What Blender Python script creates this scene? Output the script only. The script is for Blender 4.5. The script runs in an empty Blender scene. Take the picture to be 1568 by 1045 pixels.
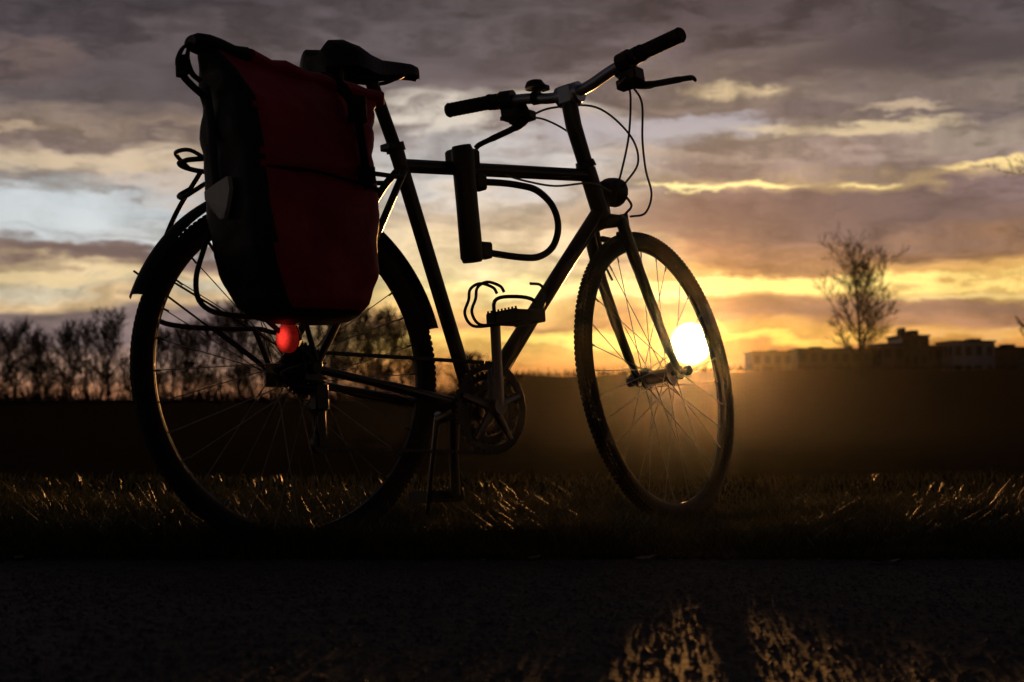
import bpy, math, random
import numpy as np
import mathutils
from mathutils import Matrix, Vector, Quaternion
random.seed(7); rng=np.random.default_rng(7)
scene=bpy.context.scene
R=math.radians
HAZE=True
def lin(c):
    out=[]
    for v in c:
        v/=255.0
        out.append(v/12.92 if v<=0.04045 else ((v+0.055)/1.055)**2.4)
    return tuple(out)
# ------------------------------------------------------------ materials
def mat(name,col,rough=0.6,metal=0.0,spec=0.5,noise=0.0,nscale=20,bump=0.0,bscale=60,coat=0.0):
    m=bpy.data.materials.new(name); m.use_nodes=True
    nt=m.node_tree; b=nt.nodes['Principled BSDF']
    b.inputs['Base Color'].default_value=(*col,1); b.inputs['Roughness'].default_value=rough
    b.inputs['Metallic'].default_value=metal; b.inputs['Specular IOR Level'].default_value=spec
    b.inputs['Coat Weight'].default_value=coat
    tc=nt.nodes.new('ShaderNodeTexCoord')
    if noise>0:
        n=nt.nodes.new('ShaderNodeTexNoise'); n.inputs['Scale'].default_value=nscale; n.inputs['Detail'].default_value=5
        nt.links.new(tc.outputs['Object'],n.inputs['Vector'])
        r=nt.nodes.new('ShaderNodeValToRGB')
        r.color_ramp.elements[0].position=0.3; r.color_ramp.elements[1].position=0.7
        r.color_ramp.elements[0].color=(*[max(0,c*(1-noise)) for c in col],1)
        r.color_ramp.elements[1].color=(*[min(1,c*(1+noise)) for c in col],1)
        nt.links.new(n.outputs['Fac'],r.inputs['Fac']); nt.links.new(r.outputs['Color'],b.inputs['Base Color'])
    if bump>0:
        n=nt.nodes.new('ShaderNodeTexNoise'); n.inputs['Scale'].default_value=bscale; n.inputs['Detail'].default_value=4
        nt.links.new(tc.outputs['Object'],n.inputs['Vector'])
        bp=nt.nodes.new('ShaderNodeBump'); bp.inputs['Strength'].default_value=bump; bp.inputs['Distance'].default_value=0.01
        nt.links.new(n.outputs['Fac'],bp.inputs['Height']); nt.links.new(bp.outputs['Normal'],b.inputs['Normal'])
    return m
M_frame=mat('frame_paint',(0.012,0.012,0.013),0.36,0.0,0.45,coat=0.2)
M_black=mat('black_plastic',(0.012,0.012,0.012),0.5,spec=0.35)
M_rubber=mat('rubber',(0.014,0.014,0.014),0.75,spec=0.3,bump=0.3,bscale=150)
M_alu=mat('aluminium',(0.30,0.31,0.34),0.34,1.0)
M_steel=mat('steel',(0.16,0.16,0.16),0.35,1.0)
M_dkmetal=mat('dark_metal',(0.045,0.045,0.047),0.45,1.0)
M_red=mat('red_tarpaulin',(0.30,0.008,0.036),0.55,spec=0.25,noise=0.25,nscale=9,bump=0.6,bscale=16)
M_blktarp=mat('black_tarpaulin',(0.014,0.013,0.014),0.6,spec=0.3,noise=0.3,nscale=9,bump=0.6,bscale=16)
M_strap=mat('webbing_strap',(0.008,0.008,0.008),0.8,spec=0.2,bump=0.4,bscale=300)
M_refl=mat('reflective_patch',(0.42,0.41,0.42),0.45)
M_saddle=mat('saddle_vinyl',(0.012,0.011,0.012),0.55,spec=0.3,bump=0.2,bscale=80)
M_bark=mat('bark',(0.022,0.017,0.014),0.95,spec=0.03)
# ------------------------------------------------------------ mesh helpers
class MB:
    def __init__(s): s.v=[];s.f=[];s.m=[]
    def add(s,verts,faces,mi=0):
        o=len(s.v); s.v.extend([tuple(p) for p in verts]); s.f.extend([tuple(i+o for i in f) for f in faces]); s.m.extend([mi]*len(faces))
    def tube(s,pts,r,sides=12,mi=0,closed=False,flat=None):
        pts=[Vector(p) for p in pts]; n=len(pts)
        rr=r if isinstance(r,(list,tuple)) else [r]*n
        T=[]
        for i in range(n):
            if closed: t=pts[(i+1)%n]-pts[i-1]
            elif i==0: t=pts[1]-pts[0]
            elif i==n-1: t=pts[-1]-pts[-2]
            else: t=(pts[i+1]-pts[i]).normalized()+(pts[i]-pts[i-1]).normalized()
            T.append(t.normalized())
        up=Vector((0,1,0)) if abs(T[0].y)<0.9 else Vector((0,0,1))
        N=(up-T[0]*up.dot(T[0])).normalized(); vs=[]
        for i in range(n):
            N=(N-T[i]*N.dot(T[i])).normalized(); B=T[i].cross(N)
            fa,fb=flat if flat else (1,1)
            for k in range(sides):
                a=2*math.pi*k/sides
                vs.append(pts[i]+N*(math.cos(a)*rr[i]*fa)+B*(math.sin(a)*rr[i]*fb))
        fs=[]
        for i in range(n if closed else n-1):
            j=(i+1)%n
            for k in range(sides):
                k2=(k+1)%sides
                fs.append((i*sides+k,i*sides+k2,j*sides+k2,j*sides+k))
        if not closed:
            fs.append(tuple(range(sides))[::-1]); fs.append(tuple((n-1)*sides+k for k in range(sides)))
        s.add(vs,fs,mi)
    def box(s,c,size,mi=0,rot=None):
        x,y,z=[d/2 for d in size]
        b=min(x,y,z)*0.25; vs=[]
        P=[(sx,sy,sz) for sx in(-1,1) for sy in(-1,1) for sz in(-1,1)]
        idx={}
        for (sx,sy,sz) in P:
            for ax in range(3):
                p=[sx*x,sy*y,sz*z]
                for q in range(3):
                    if q!=ax: p[q]-= (sx,sy,sz)[q]*b
                idx[(sx,sy,sz,ax)]=len(vs); vs.append(Vector(p))
        fs=[]
        for (sx,sy,sz) in P: fs.append((idx[(sx,sy,sz,0)],idx[(sx,sy,sz,1)],idx[(sx,sy,sz,2)]))
        for ax in range(3):
            o=[q for q in range(3) if q!=ax]
            for sg in (-1,1):
                ring=[]
                for (a,bb) in((-1,-1),(1,-1),(1,1),(-1,1)):
                    k=[0,0,0]; k[ax]=sg;k[o[0]]=a;k[o[1]]=bb; ring.append(idx[(*k,ax)])
                fs.append(tuple(ring))
            for a in(-1,1):
                for bb in(-1,1):
                    k1=[0,0,0];k1[ax]=-1;k1[o[0]]=a;k1[o[1]]=bb;k2=list(k1);k2[ax]=1
                    fs.append((idx[(*k1,o[0])],idx[(*k1,o[1])],idx[(*k2,o[1])],idx[(*k2,o[0])]))
        if rot is not None: vs=[rot@v for v in vs]
        c=Vector(c); s.add([v+c for v in vs],fs,mi)
    def build(s,name,mats,parent=None,smooth=True,coll=None):
        me=bpy.data.meshes.new(name); me.from_pydata(s.v,[],s.f)
        for m in mats: me.materials.append(m)
        me.polygons.foreach_set('material_index',s.m)
        import bmesh
        bm=bmesh.new(); bm.from_mesh(me); bmesh.ops.recalc_face_normals(bm,faces=bm.faces); bm.to_mesh(me); bm.free()
        if smooth:
            me.polygons.foreach_set('use_smooth',[True]*len(me.polygons)); 
            try: me.set_sharp_from_angle(angle=R(40))
            except Exception: pass
        me.update()
        o=bpy.data.objects.new(name,me); scene.collection.objects.link(o)
        if parent: o.parent=parent
        return o
def np_mesh(name,verts,tris,mats,quads=None,parent=None):
    me=bpy.data.meshes.new(name)
    nf=len(tris); k=tris.shape[1]
    me.vertices.add(len(verts)); me.vertices.foreach_set('co',verts.astype(np.float32).ravel())
    me.loops.add(nf*k); me.loops.foreach_set('vertex_index',tris.astype(np.int32).ravel())
    me.polygons.add(nf); me.polygons.foreach_set('loop_start',np.arange(0,nf*k,k,dtype=np.int32))
    for m in mats: me.materials.append(m)
    me.update(calc_edges=True); me.validate()
    o=bpy.data.objects.new(name,me); scene.collection.objects.link(o)
    if parent: o.parent=parent
    return o
def smoothpts(P,n=8):
    P=[Vector(p) for p in P]; out=[]
    for i in range(len(P)-1):
        p0=P[i-1] if i>0 else P[i]*2-P[i+1]; p1=P[i];p2=P[i+1]; p3=P[i+2] if i+2<len(P) else P[i+1]*2-P[i]
        for k in range(n):
            t=k/n
            out.append(0.5*((2*p1)+(p2-p0)*t+(2*p0-5*p1+4*p2-p3)*t*t+(3*p1-p0-3*p2+p3)*t**3))
    out.append(P[-1]); return out
def empty(name,mtx=None,parent=None):
    e=bpy.data.objects.new(name,None); scene.collection.objects.link(e); e.empty_display_size=0.1
    if parent: e.parent=parent
    if mtx is not None:
        if parent: e.matrix_local=mtx
        else: e.matrix_world=mtx
    return e
# ------------------------------------------------------------ bicycle
MW=Matrix.Translation((-0.400,3.10,0))@Matrix.Rotation(R(41.3),4,'Z')@Matrix.Rotation(R(-5),4,'X')
bike=empty('bicycle',MW)
RW=0.338
rear=(0.008,0,RW)
BB=(0.45,0,0.265); S=(0.287,0,0.772); HT=(0.817,0,0.805); HB=(0.854,0,0.70)
axis=Vector((-0.326,0,0.945)).normalized()
fr=MB()
fr.tube([BB,S,(0.278,0,0.80)],[0.0155,0.0155,0.0165],16)
fr.tube([(0.289,0,0.762),(0.822,0,0.79)],0.0145,16)
fr.tube([(0.449,0,0.268),(0.850,0,0.712)],0.0175,16)
fr.tube([HB,HT],0.020,18)
fr.tube([(0.45,-0.036,0.265),(0.45,0.036,0.265)],0.022,18)
for s in(-1,1):
    fr.tube(smoothpts([(0.43,s*0.022,0.268),(0.36,s*0.035,0.278),(0.2,s*0.058,0.305),(0.012,s*0.066,RW)],5),[0.011]*6+[0.010]*5+[0.008]*5,10)
    fr.tube(smoothpts([(0.289,s*0.014,0.752),(0.25,s*0.03,0.70),(0.12,s*0.055,0.50),(0.012,s*0.066,RW)],5),0.0075,10)
    fr.box((0.008,s*0.066,RW),(0.04,0.006,0.045))
fr.build('frame',[M_frame],bike)
hd=MB()
hd.tube([Vector(HB)-axis*0.012,Vector(HB)-axis*0.002],0.024,18)
hd.tube([Vector(HT)+axis*0.002,Vector(HT)+axis*0.018],[0.024,0.021],18)
hd.tube([(0.276,0,0.806),(0.281,0,0.789)],0.020,16); hd.box((0.262,-0.0,0.797),(0.02,0.034,0.014))
hd.build('headset_and_seat_clamp',[M_dkmetal],bike)
sp=MB(); sp.tube([(0.285,0,0.78),(0.222,0,0.940)],0.0135,14)
sp.box((0.221,0,0.942),(0.05,0.05,0.026),0); sp.build('seat_post',[M_black],bike)
# saddle
sd=MB(); prof=[(0.086,0.040,0.965,1),(0.097,0.066,0.976,1),(0.125,0.083,0.981,1),(0.16,0.078,0.979,1),(0.20,0.058,0.973,.9),(0.24,0.036,0.971,.75),(0.29,0.027,0.974,.62),(0.32,0.023,0.975,.55),(0.338,0.017,0.972,.5),(0.346,0.007,0.964,.4)]
nj=21; vs=[];fs=[]
for (u,w,z,th_) in prof:
    for j in range(nj):
        t=-1+2*j/(nj-1)
        lat=w*math.sin(t*math.pi/2)
        pad=0.014*math.exp(-((abs(lat)-0.045)/0.022)**2)*max(0,1-(u-0.09)/0.12) if u<0.21 else 0
        drop=0.052*(abs(t)**3.2)*(0.7+0.3*min(1,w/0.05))*th_
        notch=0.012*math.exp(-(lat/0.018)**2) if u<0.11 else 0
        vs.append((u+notch,lat,z+pad-drop))
    for j in range(nj):
        t=1-2*j/(nj-1); lat=w*0.9*math.sin(t*math.pi/2)
        vs.append((u+(0.008 if u<0.1 else 0),lat,z-(0.038+0.010*(t*t))*th_))
for i in range(len(prof)-1):
    for j in range(2*nj):
        j2=(j+1)%(2*nj); fs.append((i*2*nj+j,i*2*nj+j2,(i+1)*2*nj+j2,(i+1)*2*nj+j))
fs.append(tuple(range(2*nj))); fs.append(tuple((len(prof)-1)*2*nj+j for j in range(2*nj))[::-1])
sd.add(vs,fs); 
for s in(-1,1): sd.tube(smoothpts([(0.12,s*0.03,0.940),(0.17,s*0.022,0.930),(0.26,s*0.02,0.932),(0.31,s*0.01,0.952)],4),0.004,8,1)
for s in(-1,1):
    sd.tube(smoothpts([(0.115,s*0.045,0.95),(0.118,s*0.048,0.925),(0.122,s*0.04,0.900),(0.13,s*0.03,0.925)],5),0.005,8,1)
sd.build('saddle',[M_saddle,M_dkmetal],bike)
# wheels
def wheel(name,c,parent,spokes=32,hubw=0.035,dish=0.0):
    e=empty(name,Matrix.Translation(c),parent)
    t=MB(); n=96; vs=[];fs=[]; k=16; rm=RW-0.0205
    for i in range(n):
        a=2*math.pi*i/n
        for j in range(k):
            b=2*math.pi*j/k; rr=rm+0.0205*math.cos(b); y=0.0195*math.sin(b)
            vs.append((rr*math.cos(a),y,rr*math.sin(a)))
    for i in range(n):
        for j in range(k): fs.append((i*k+j,i*k+(j+1)%k,((i+1)%n)*k+(j+1)%k,((i+1)%n)*k+j))
    t.add(vs,fs)
    for i in range(170):
        a=2*math.pi*i/170
        for yy in (-0.011,-0.004,0.004,0.011):
            aa=a+(0.018 if abs(yy)<0.01 else 0)
            rr=RW-0.0028-(0.0030 if abs(yy)>0.01 else 0)
            t.box((rr*math.cos(aa),yy,rr*math.sin(aa)),(0.0065,0.0055,0.008),rot=Matrix.Rotation(-aa,3,'Y'))
    t.build('tyre',[M_rubber],e)
    r=MB(); vs=[];fs=[]; pr=[(0.299,-0.009),(0.302,-0.011),(0.309,-0.0125),(0.318,-0.0125),(0.318,0.0125),(0.309,0.0125),(0.302,0.011),(0.299,0.009),(0.294,0.004),(0.294,-0.004)]
    k=len(pr); n=96
    for i in range(n):
        a=2*math.pi*i/n
        for (rr,y) in pr: vs.append((rr*math.cos(a),y,rr*math.sin(a)))
    for i in range(n):
        for j in range(k): fs.append((i*k+j,i*k+(j+1)%k,((i+1)%n)*k+(j+1)%k,((i+1)%n)*k+j))
    r.add(vs,fs); r.build('rim',[M_dkmetal],e)
    s_=MB()
    for i in range(spokes):
        a=2*math.pi*i/spokes; side=-1 if i%2 else 1; d=1 if (i//2)%2 else -1
        ah=a+d*R(72); hr=0.021
        s_.tube([(hr*math.cos(ah),side*hubw*0.85,hr*math.sin(ah)),(0.297*math.cos(a),side*0.003,0.297*math.sin(a))],0.00105,5)
        s_.tube([(0.280*math.cos(a),side*0.004,0.280*math.sin(a)),(0.297*math.cos(a),side*0.003,0.297*math.sin(a))],0.002,6)
    s_.tube([(0.296*math.cos(2.2),0,0.296*math.sin(2.2)),(0.262*math.cos(2.2),0,0.262*math.sin(2.2))],0.003,6)
    s_.build('spokes',[M_steel],e)
    h=MB(); h.tube([(0,-hubw,0),(0,-hubw+0.004,0),(0,-hubw+0.005,0),(0,hubw-0.005,0),(0,hubw-0.004,0),(0,hubw,0)],[0.026,0.026,0.015,0.015,0.026,0.026],20)
    h.tube([(0,-0.075,0),(0,0.075,0)],0.006,10); h.tube([(0,-0.082,0),(0,-0.07,0)],0.011,8); h.tube([(0,0.07,0),(0,0.082,0)],0.011,8)
    h.build('hub',[M_dkmetal],e)
    return e
wheel('rear_wheel',rear,bike)
# rear fender
fd=MB(); vs=[];fs=[]; n=60; k=9
for i in range(n+1):
    a=R(158-(158-15)*i/n)
    for layer in(0,1):
        for j in range(k):
            t=-1+2*j/(k-1)
            rr=0.360-0.012*t*t+(0.0 if layer==0 else -0.002); y=0.027*t
            vs.append((rear[0]+rr*math.cos(a),y,rear[2]+rr*math.sin(a)))
w=2*k
for i in range(n):
    for j in range(k-1):
        fs.append((i*w+j,i*w+j+1,(i+1)*w+j+1,(i+1)*w+j)); fs.append((i*w+k+j,(i+1)*w+k+j,(i+1)*w+k+j+1,i*w+k+j+1))
    for j in(0,k-1): fs.append((i*w+j,(i+1)*w+j,(i+1)*w+k+j,i*w+k+j))
fd.add(vs,fs)
for s in(-1,1):
    fd.tube([(0.01,s*0.07,RW),(rear[0]+0.362*math.cos(R(150)),s*0.026,RW+0.362*math.sin(R(150))-0.0)],0.002,6)
fd.build('rear_mudguard',[M_black],bike)
# rack
rk=MB()
for s in(-1,1):
    rk.tube(smoothpts([(0.27,s*0.03,0.73),(0.15,s*0.055,0.725),(-0.1,s*0.06,0.722),(-0.17,s*0.05,0.722),(-0.208,s*0.02,0.722),(-0.212,0,0.722)],5),0.005,8)
    rk.tube(smoothpts([(-0.14,s*0.06,0.72),(-0.185,s*0.08,0.64),(-0.225,s*0.085,0.55),(-0.245,s*0.085,0.49),(-0.235,s*0.085,0.447),(-0.18,s*0.085,0.430),(-0.02,s*0.085,0.43),(0.05,s*0.08,0.45),(0.09,s*0.06,0.72)],5),0.005,8)
    rk.tube([(-0.11,s*0.085,0.429),(0.0,s*0.078,0.352)],0.005,8)
    rk.tube([(-0.02,s*0.085,0.430),(0.008,s*0.078,0.352)],0.005,8)
for u in(-0.12,-0.02,0.08): rk.tube([(u,-0.058,0.722),(u,0.058,0.722)],0.004,8)
rk.tube(smoothpts([(-0.15,-0.03,0.690),(-0.180,-0.03,0.680),(-0.205,-0.03,0.665),(-0.215,0,0.655),(-0.205,0.03,0.665),(-0.180,0.03,0.680)],5),0.0045,8)
rk.tube(smoothpts([(-0.18,-0.035,0.72),(-0.21,-0.025,0.738),(-0.222,0,0.740),(-0.21,0.025,0.738),(-0.18,0.035,0.72)],5),0.004,8)
rk.build('luggage_rack',[M_black],bike)
# drivetrain
dr=MB()
def disc_teeth(mb,c,y,r,teeth,th,mi=0,inner=0.8):
    n=teeth*4; vs=[];fs=[]
    for i in range(n):
        a=2*math.pi*i/n; ro=r+(0.003 if i%4 in(1,2) else -0.003)
        for (rr,yy) in((r*inner,y-th),(ro,y-th),(ro,y+th),(r*inner,y+th)):
            vs.append((c[0]+rr*math.cos(a),yy,c[2]+rr*math.sin(a)))
    for i in range(n):
        j=(i+1)%n
        for q in range(4): fs.append((i*4+q,i*4+(q+1)%4,j*4+(q+1)%4,j*4+q))
    mb.add(vs,fs,mi)
disc_teeth(dr,BB,-0.052,0.092,44,0.0015,0,0.84); disc_teeth(dr,BB,-0.044,0.072,34,0.0015,0,0.8); disc_teeth(dr,BB,-0.036,0.052,24,0.0015,0,0.75)
for q in range(5):
    a=R(90+72*q)
    dr.tube([(BB[0]+0.012*math.cos(a),-0.060,BB[2]+0.012*math.sin(a)),(BB[0]+0.08*math.cos(a),-0.055,BB[2]+0.08*math.sin(a))],[0.012,0.006],8,1,flat=(0.6,1))
dr.tube([(0.45,-0.05,0.265),(0.45,-0.085,0.265)],0.017,14,1)
dr.tube([(0.45,-0.076,0.265),(0.447,-0.082,0.35),(0.443,-0.088,0.437)],[0.0155,0.012,0.0125],10,1,flat=(0.65,1))
dr.tube([(0.45,0.05,0.265),(0.45,0.07,0.265)],0.017,14,0)
dr.tube([(0.45,0.066,0.265),(0.45,0.075,0.18),(0.452,0.08,0.093)],[0.0155,0.012,0.0125],10,0,flat=(0.65,1))
for i,rr in enumerate([0.050,0.044,0.038,0.033,0.028,0.024,0.021]): disc_teeth(dr,rear,-0.036-0.0045*i,rr,max(12,int(rr*640)),0.001,0,0.45)
M_crank=mat('crank_alloy',(0.14,0.14,0.15),0.36,1.0)
dr.build('crankset_and_cassette',[M_dkmetal,M_crank],bike)
ch=MB()
top=[(0.008,-0.045,RW+0.034),(0.45,-0.05,0.265+0.092)]
def links(path):
    P=[Vector(p) for p in path]; Lt=sum((P[i+1]-P[i]).length for i in range(len(P)-1)); n=int(Lt/0.0127)
    for q in range(n):
        d=q*0.0127; i=0
        while d>(P[i+1]-P[i]).length and i<len(P)-2: d-=(P[i+1]-P[i]).length; i+=1
        t=(P[i+1]-P[i]).normalized(); c=P[i]+t*(d+0.006)
        ch.box(c,(0.0125,0.006 if q%2 else 0.0045,0.0075),rot=t.to_track_quat('X','Z').to_matrix())
links(top); 
arc=[(0.45+0.092*math.cos(R(90-180*i/16)),-0.05,0.265+0.092*math.sin(R(90-180*i/16))) for i in range(17)]
links(arc); links([(0.45,-0.05,0.173),(0.035,-0.047,0.19)])
links([(0.02,-0.047,0.21),(0.03,-0.047,0.27),(0.04,-0.045,RW-0.01)])
ch.build('chain',[M_dkmetal],bike)
dl=MB()
dl.box((0.022,-0.062,0.285),(0.03,0.022,0.05)); dl.box((0.03,-0.054,0.235),(0.018,0.004,0.085)); dl.box((0.03,-0.04,0.235),(0.018,0.003,0.085))
for z in(0.27,0.20): dl.tube([(0.03,-0.053,z),(0.03,-0.041,z)],0.02,14)
dl.tube(smoothpts([(0.01,-0.07,0.30),(-0.055,-0.085,0.305),(-0.07,-0.08,0.33),(-0.02,-0.07,0.345)],5),0.0025,6)
dl.build('rear_derailleur',[M_dkmetal],bike)
pd=MB()
for (lat0,z,sgn,uu) in((-0.100,0.437,-1,0.443),(0.092,0.093,1,0.452)):
    cy=lat0+sgn*0.052
    pd.tube([(uu,lat0-sgn*0.01,z),(uu,lat0+sgn*0.1,z)],0.006,8)
    pd.box((uu,cy,z),(0.03,0.085,0.022))
    for du in(-0.036,0.036):
        pd.box((uu+du,cy,z),(0.004,0.09,0.026))
        for t in range(9): pd.box((uu+du,cy-0.042+0.0105*t,z+0.014),(0.003,0.004,0.006))
    for ds in(-0.045,0.045): pd.box((uu,cy+ds,z),(0.076,0.004,0.022))
pd.build('pedals',[M_black],bike)
tc_=MB()
for dl_ in(0,0.022):
    tc_.tube(smoothpts([(0.415,-0.135+dl_,0.425),(0.375,-0.12+dl_,0.425),(0.360,-0.115+dl_,0.45),(0.372,-0.115+dl_,0.478),(0.378,-0.115+dl_,0.50),(0.402,-0.118+dl_,0.512),(0.432,-0.122+dl_,0.505),(0.44,-0.125+dl_,0.492)],5),0.0032,7)
tc_.tube(smoothpts([(0.47,-0.19,0.44),(0.495,-0.185,0.47),(0.492,-0.18,0.50),(0.47,-0.17,0.505)],5),0.003,7)
tc_.tube(smoothpts([(0.41,-0.13,0.425),(0.40,-0.14,0.47),(0.43,-0.16,0.478),(0.48,-0.17,0.47),(0.49,-0.17,0.43)],5),0.004,7)
tc_.build('toe_clip',[M_black],bike)
ks=MB(); ks.tube([(0.41,0.02,0.262),(0.39,0.05,0.250)],0.013,10)
ks.tube([(0.388,0.045,0.256),(0.405,0.10,0.13),(0.422,0.148,0.022)],[0.0065,0.0055,0.005],10); ks.tube([(0.42,0.142,0.03),(0.427,0.155,0.010)],[0.009,0.011],10)
ks.build('kickstand',[mat('polished_stand',(0.6,0.6,0.62),0.25,1.0)],bike)
# glowing red disc added low on the rack strut, imitating a lens-flare ghost
M_flare=mat('flare_disc_glow',(0.35,0.008,0.01),0.3)
bt=M_flare.node_tree.nodes['Principled BSDF']; bt.inputs['Emission Color'].default_value=(1,0.035,0.022,1)
nt_=M_flare.node_tree; tcx=nt_.nodes.new('ShaderNodeTexCoord'); vd=nt_.nodes.new('ShaderNodeVectorMath'); vd.operation='DISTANCE'; vd.inputs[1].default_value=(-0.078,-0.094,0.390)
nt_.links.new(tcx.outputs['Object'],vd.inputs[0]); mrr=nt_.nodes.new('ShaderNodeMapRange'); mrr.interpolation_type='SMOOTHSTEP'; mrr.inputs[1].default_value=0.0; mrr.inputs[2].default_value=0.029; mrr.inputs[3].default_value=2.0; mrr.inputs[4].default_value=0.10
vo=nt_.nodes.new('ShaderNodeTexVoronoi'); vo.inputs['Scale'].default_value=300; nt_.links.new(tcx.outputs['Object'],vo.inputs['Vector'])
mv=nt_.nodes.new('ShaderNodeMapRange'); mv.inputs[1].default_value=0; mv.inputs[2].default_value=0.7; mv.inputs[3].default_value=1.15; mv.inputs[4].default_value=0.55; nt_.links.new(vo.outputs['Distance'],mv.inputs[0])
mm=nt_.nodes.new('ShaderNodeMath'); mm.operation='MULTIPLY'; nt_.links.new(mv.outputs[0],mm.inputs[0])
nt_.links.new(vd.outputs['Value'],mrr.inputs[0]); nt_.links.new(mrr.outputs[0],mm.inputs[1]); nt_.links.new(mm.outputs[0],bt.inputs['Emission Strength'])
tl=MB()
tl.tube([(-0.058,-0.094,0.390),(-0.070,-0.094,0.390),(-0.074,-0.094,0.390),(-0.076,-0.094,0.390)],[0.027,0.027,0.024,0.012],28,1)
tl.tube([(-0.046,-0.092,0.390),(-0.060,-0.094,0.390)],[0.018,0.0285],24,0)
tl.build('flare_disc',[M_black,M_flare],bike)
# ---- steering assembly
piv=Vector(HB)
SM=Matrix.Translation(piv)@Matrix.Rotation(R(15),4,axis)@Matrix.Translation(-piv)
st=empty('steering',SM,bike)
FH=(1.018,0,RW+0.003)
wheel('front_wheel',FH,st)
fk=MB()
crown=Vector((0.861,0,0.683))
fk.tube([crown-axis*0.004,crown+axis*0.02],0.02,16)
fk.tube([(0.862,-0.05,0.678),(0.861,0,0.69),(0.862,0.05,0.678)],[0.013,0.019,0.013],12)
for s in(-1,1):
    fk.tube(smoothpts([(0.861,s*0.044,0.684),(0.893,s*0.049,0.59),(0.945,s*0.052,0.47),(0.985,s*0.053,0.39),(1.018,s*0.053,0.34)],5),[0.0135]*6+[0.0125]*5+[0.011]*5+[0.0085]*5,12)
    fk.box((1.018,s*0.053,0.341),(0.026,0.006,0.03))
fk.build('fork',[M_frame],st)
vb=MB()
for s in(-1,1):
    vb.tube([(0.895,s*0.038,0.60),(0.892,s*0.04,0.70)],[0.008,0.006],8)
    vb.box((0.905,s*0.022,0.655),(0.055,0.010,0.013))
vb.tube(smoothpts([(0.892,-0.04,0.70),(0.893,0,0.702),(0.892,0.04,0.70)],3),0.0018,6)
vb.tube(smoothpts([(0.892,-0.04,0.70),(0.89,-0.06,0.715),(0.89,-0.045,0.745)],4),0.003,6)
vb.build('front_brake',[M_dkmetal],st)
sm=MB()
sm.tube([Vector(HT)+axis*0.0,Vector(HT)+axis*0.03,Vector(HT)+axis*0.10,Vector((0.778,0,0.955))],[0.0175,0.0175,0.0185,0.0185],14,0)
sm.tube([(0.785,-0.028,0.972),(0.785,0.028,0.972)],0.024,16,1)
sm.box((0.782,0,0.968),(0.045,0.04,0.045),1)
M_bar=mat('brushed_bar_alloy',(0.50,0.54,0.62),0.40,1.0)
sm.build('stem',[M_frame,M_bar],st)
hb=MB()
barpts=smoothpts([(0.752,-0.310,1.010),(0.768,-0.22,1.007),(0.782,-0.12,0.995),(0.787,-0.05,0.978),(0.787,0,0.974),(0.787,0.05,0.978),(0.782,0.12,0.995),(0.768,0.22,1.008),(0.752,0.310,1.016)],5)
hb.tube(barpts,0.0127,14,0)
hb.build('handlebar',[M_bar],st)
gr=MB()
for s in(-1,1):
    dz=0.004 if s>0 else 0
    g0=Vector((0.768,s*0.200,1.006+dz*0.4)); g1=Vector((0.751,s*0.315,1.0115+dz)); n=20
    P=[g0.lerp(g1,i/n) for i in range(n+1)]
    rr=[0.0165+(0.0006 if i%2 else 0) for i in range(n+1)]; rr[0]=0.019; rr[1]=0.019; rr[-1]=0.014; rr[-2]=0.0178
    gr.tube(P,rr,14)
gr.build('grips',[M_rubber],st)
lv=MB()
for s in(-1,1):
    lv.tube([(0.771,s*0.180,1.004),(0.768,s*0.196,1.006)],0.019,14,0)
    lv.tube([(0.774,s*0.144,0.999),(0.7705,s*0.174,1.003)],0.0225,14,0)
    lv.box((0.79,s*0.158,0.972),(0.045,0.045,0.032),0)
    lv.box((0.806,s*0.146,0.962),(0.03,0.06,0.022),0)
    lv.tube(smoothpts([(0.785,s*0.13,0.985),(0.815,s*0.14,0.966),(0.825,s*0.165,0.955),(0.832,s*0.20,0.951),(0.832,s*0.25,0.945),(0.826,s*0.285,0.938),(0.82,s*0.295,0.930)],4),[0.009]*5+[0.008]*6+[0.0065]*6+[0.0055]*7+[0.005],10,1,flat=(1.3,0.8))
    lv.tube(smoothpts([(0.785,s*0.13,0.96),(0.765,s*0.15,0.955),(0.75,s*0.17,0.956)],3),0.005,8,0)
lv.build('brake_levers_and_shifters',[M_black,M_dkmetal],st)
be=MB()
be.tube([(0.785,0.088,0.998),(0.785,0.088,1.016)],0.007,10); be.tube([(0.785,0.088,1.012),(0.785,0.088,1.018),(0.785,0.088,1.028),(0.785,0.088,1.032)],[0.023,0.0235,0.018,0.006],18)
be.box((0.79,0.068,1.008),(0.02,0.02,0.012)); be.tube([(0.785,0.08,0.988),(0.785,0.096,0.990)],0.016,14); be.build('bell',[M_black],st)
fl=MB()
fl.tube([(0.872,0,0.765),(0.90,0,0.765),(0.925,0,0.765),(0.932,0,0.765)],[0.018,0.030,0.034,0.034],18,0)
fl.tube([(0.932,0,0.765),(0.936,0,0.765)],[0.031,0.026],18,1)
fl.box((0.882,0,0.735),(0.012,0.012,0.09),0)
fl.build('headlight',[M_black,mat('lamp_glass',(0.3,0.3,0.3),0.15)],st)
cb=MB()
cb.tube(smoothpts([(0.815,-0.135,0.963),(0.88,-0.10,0.95),(0.92,-0.06,0.88),(0.915,-0.03,0.80),(0.885,-0.03,0.76),(0.87,-0.03,0.72)],8),0.0026,7)
cb.tube(smoothpts([(0.82,-0.14,0.962),(0.865,-0.135,0.93),(0.872,-0.12,0.85),(0.905,-0.10,0.79),(0.935,-0.09,0.74),(0.93,-0.07,0.70),(0.895,-0.05,0.692)],8),0.0026,7)
cb.tube(smoothpts([(0.815,0.135,0.963),(0.87,0.10,0.985),(0.93,0.02,0.975),(0.96,-0.04,0.90),(0.93,-0.07,0.82),(0.88,-0.05,0.76)],8),0.0026,7)
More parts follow.
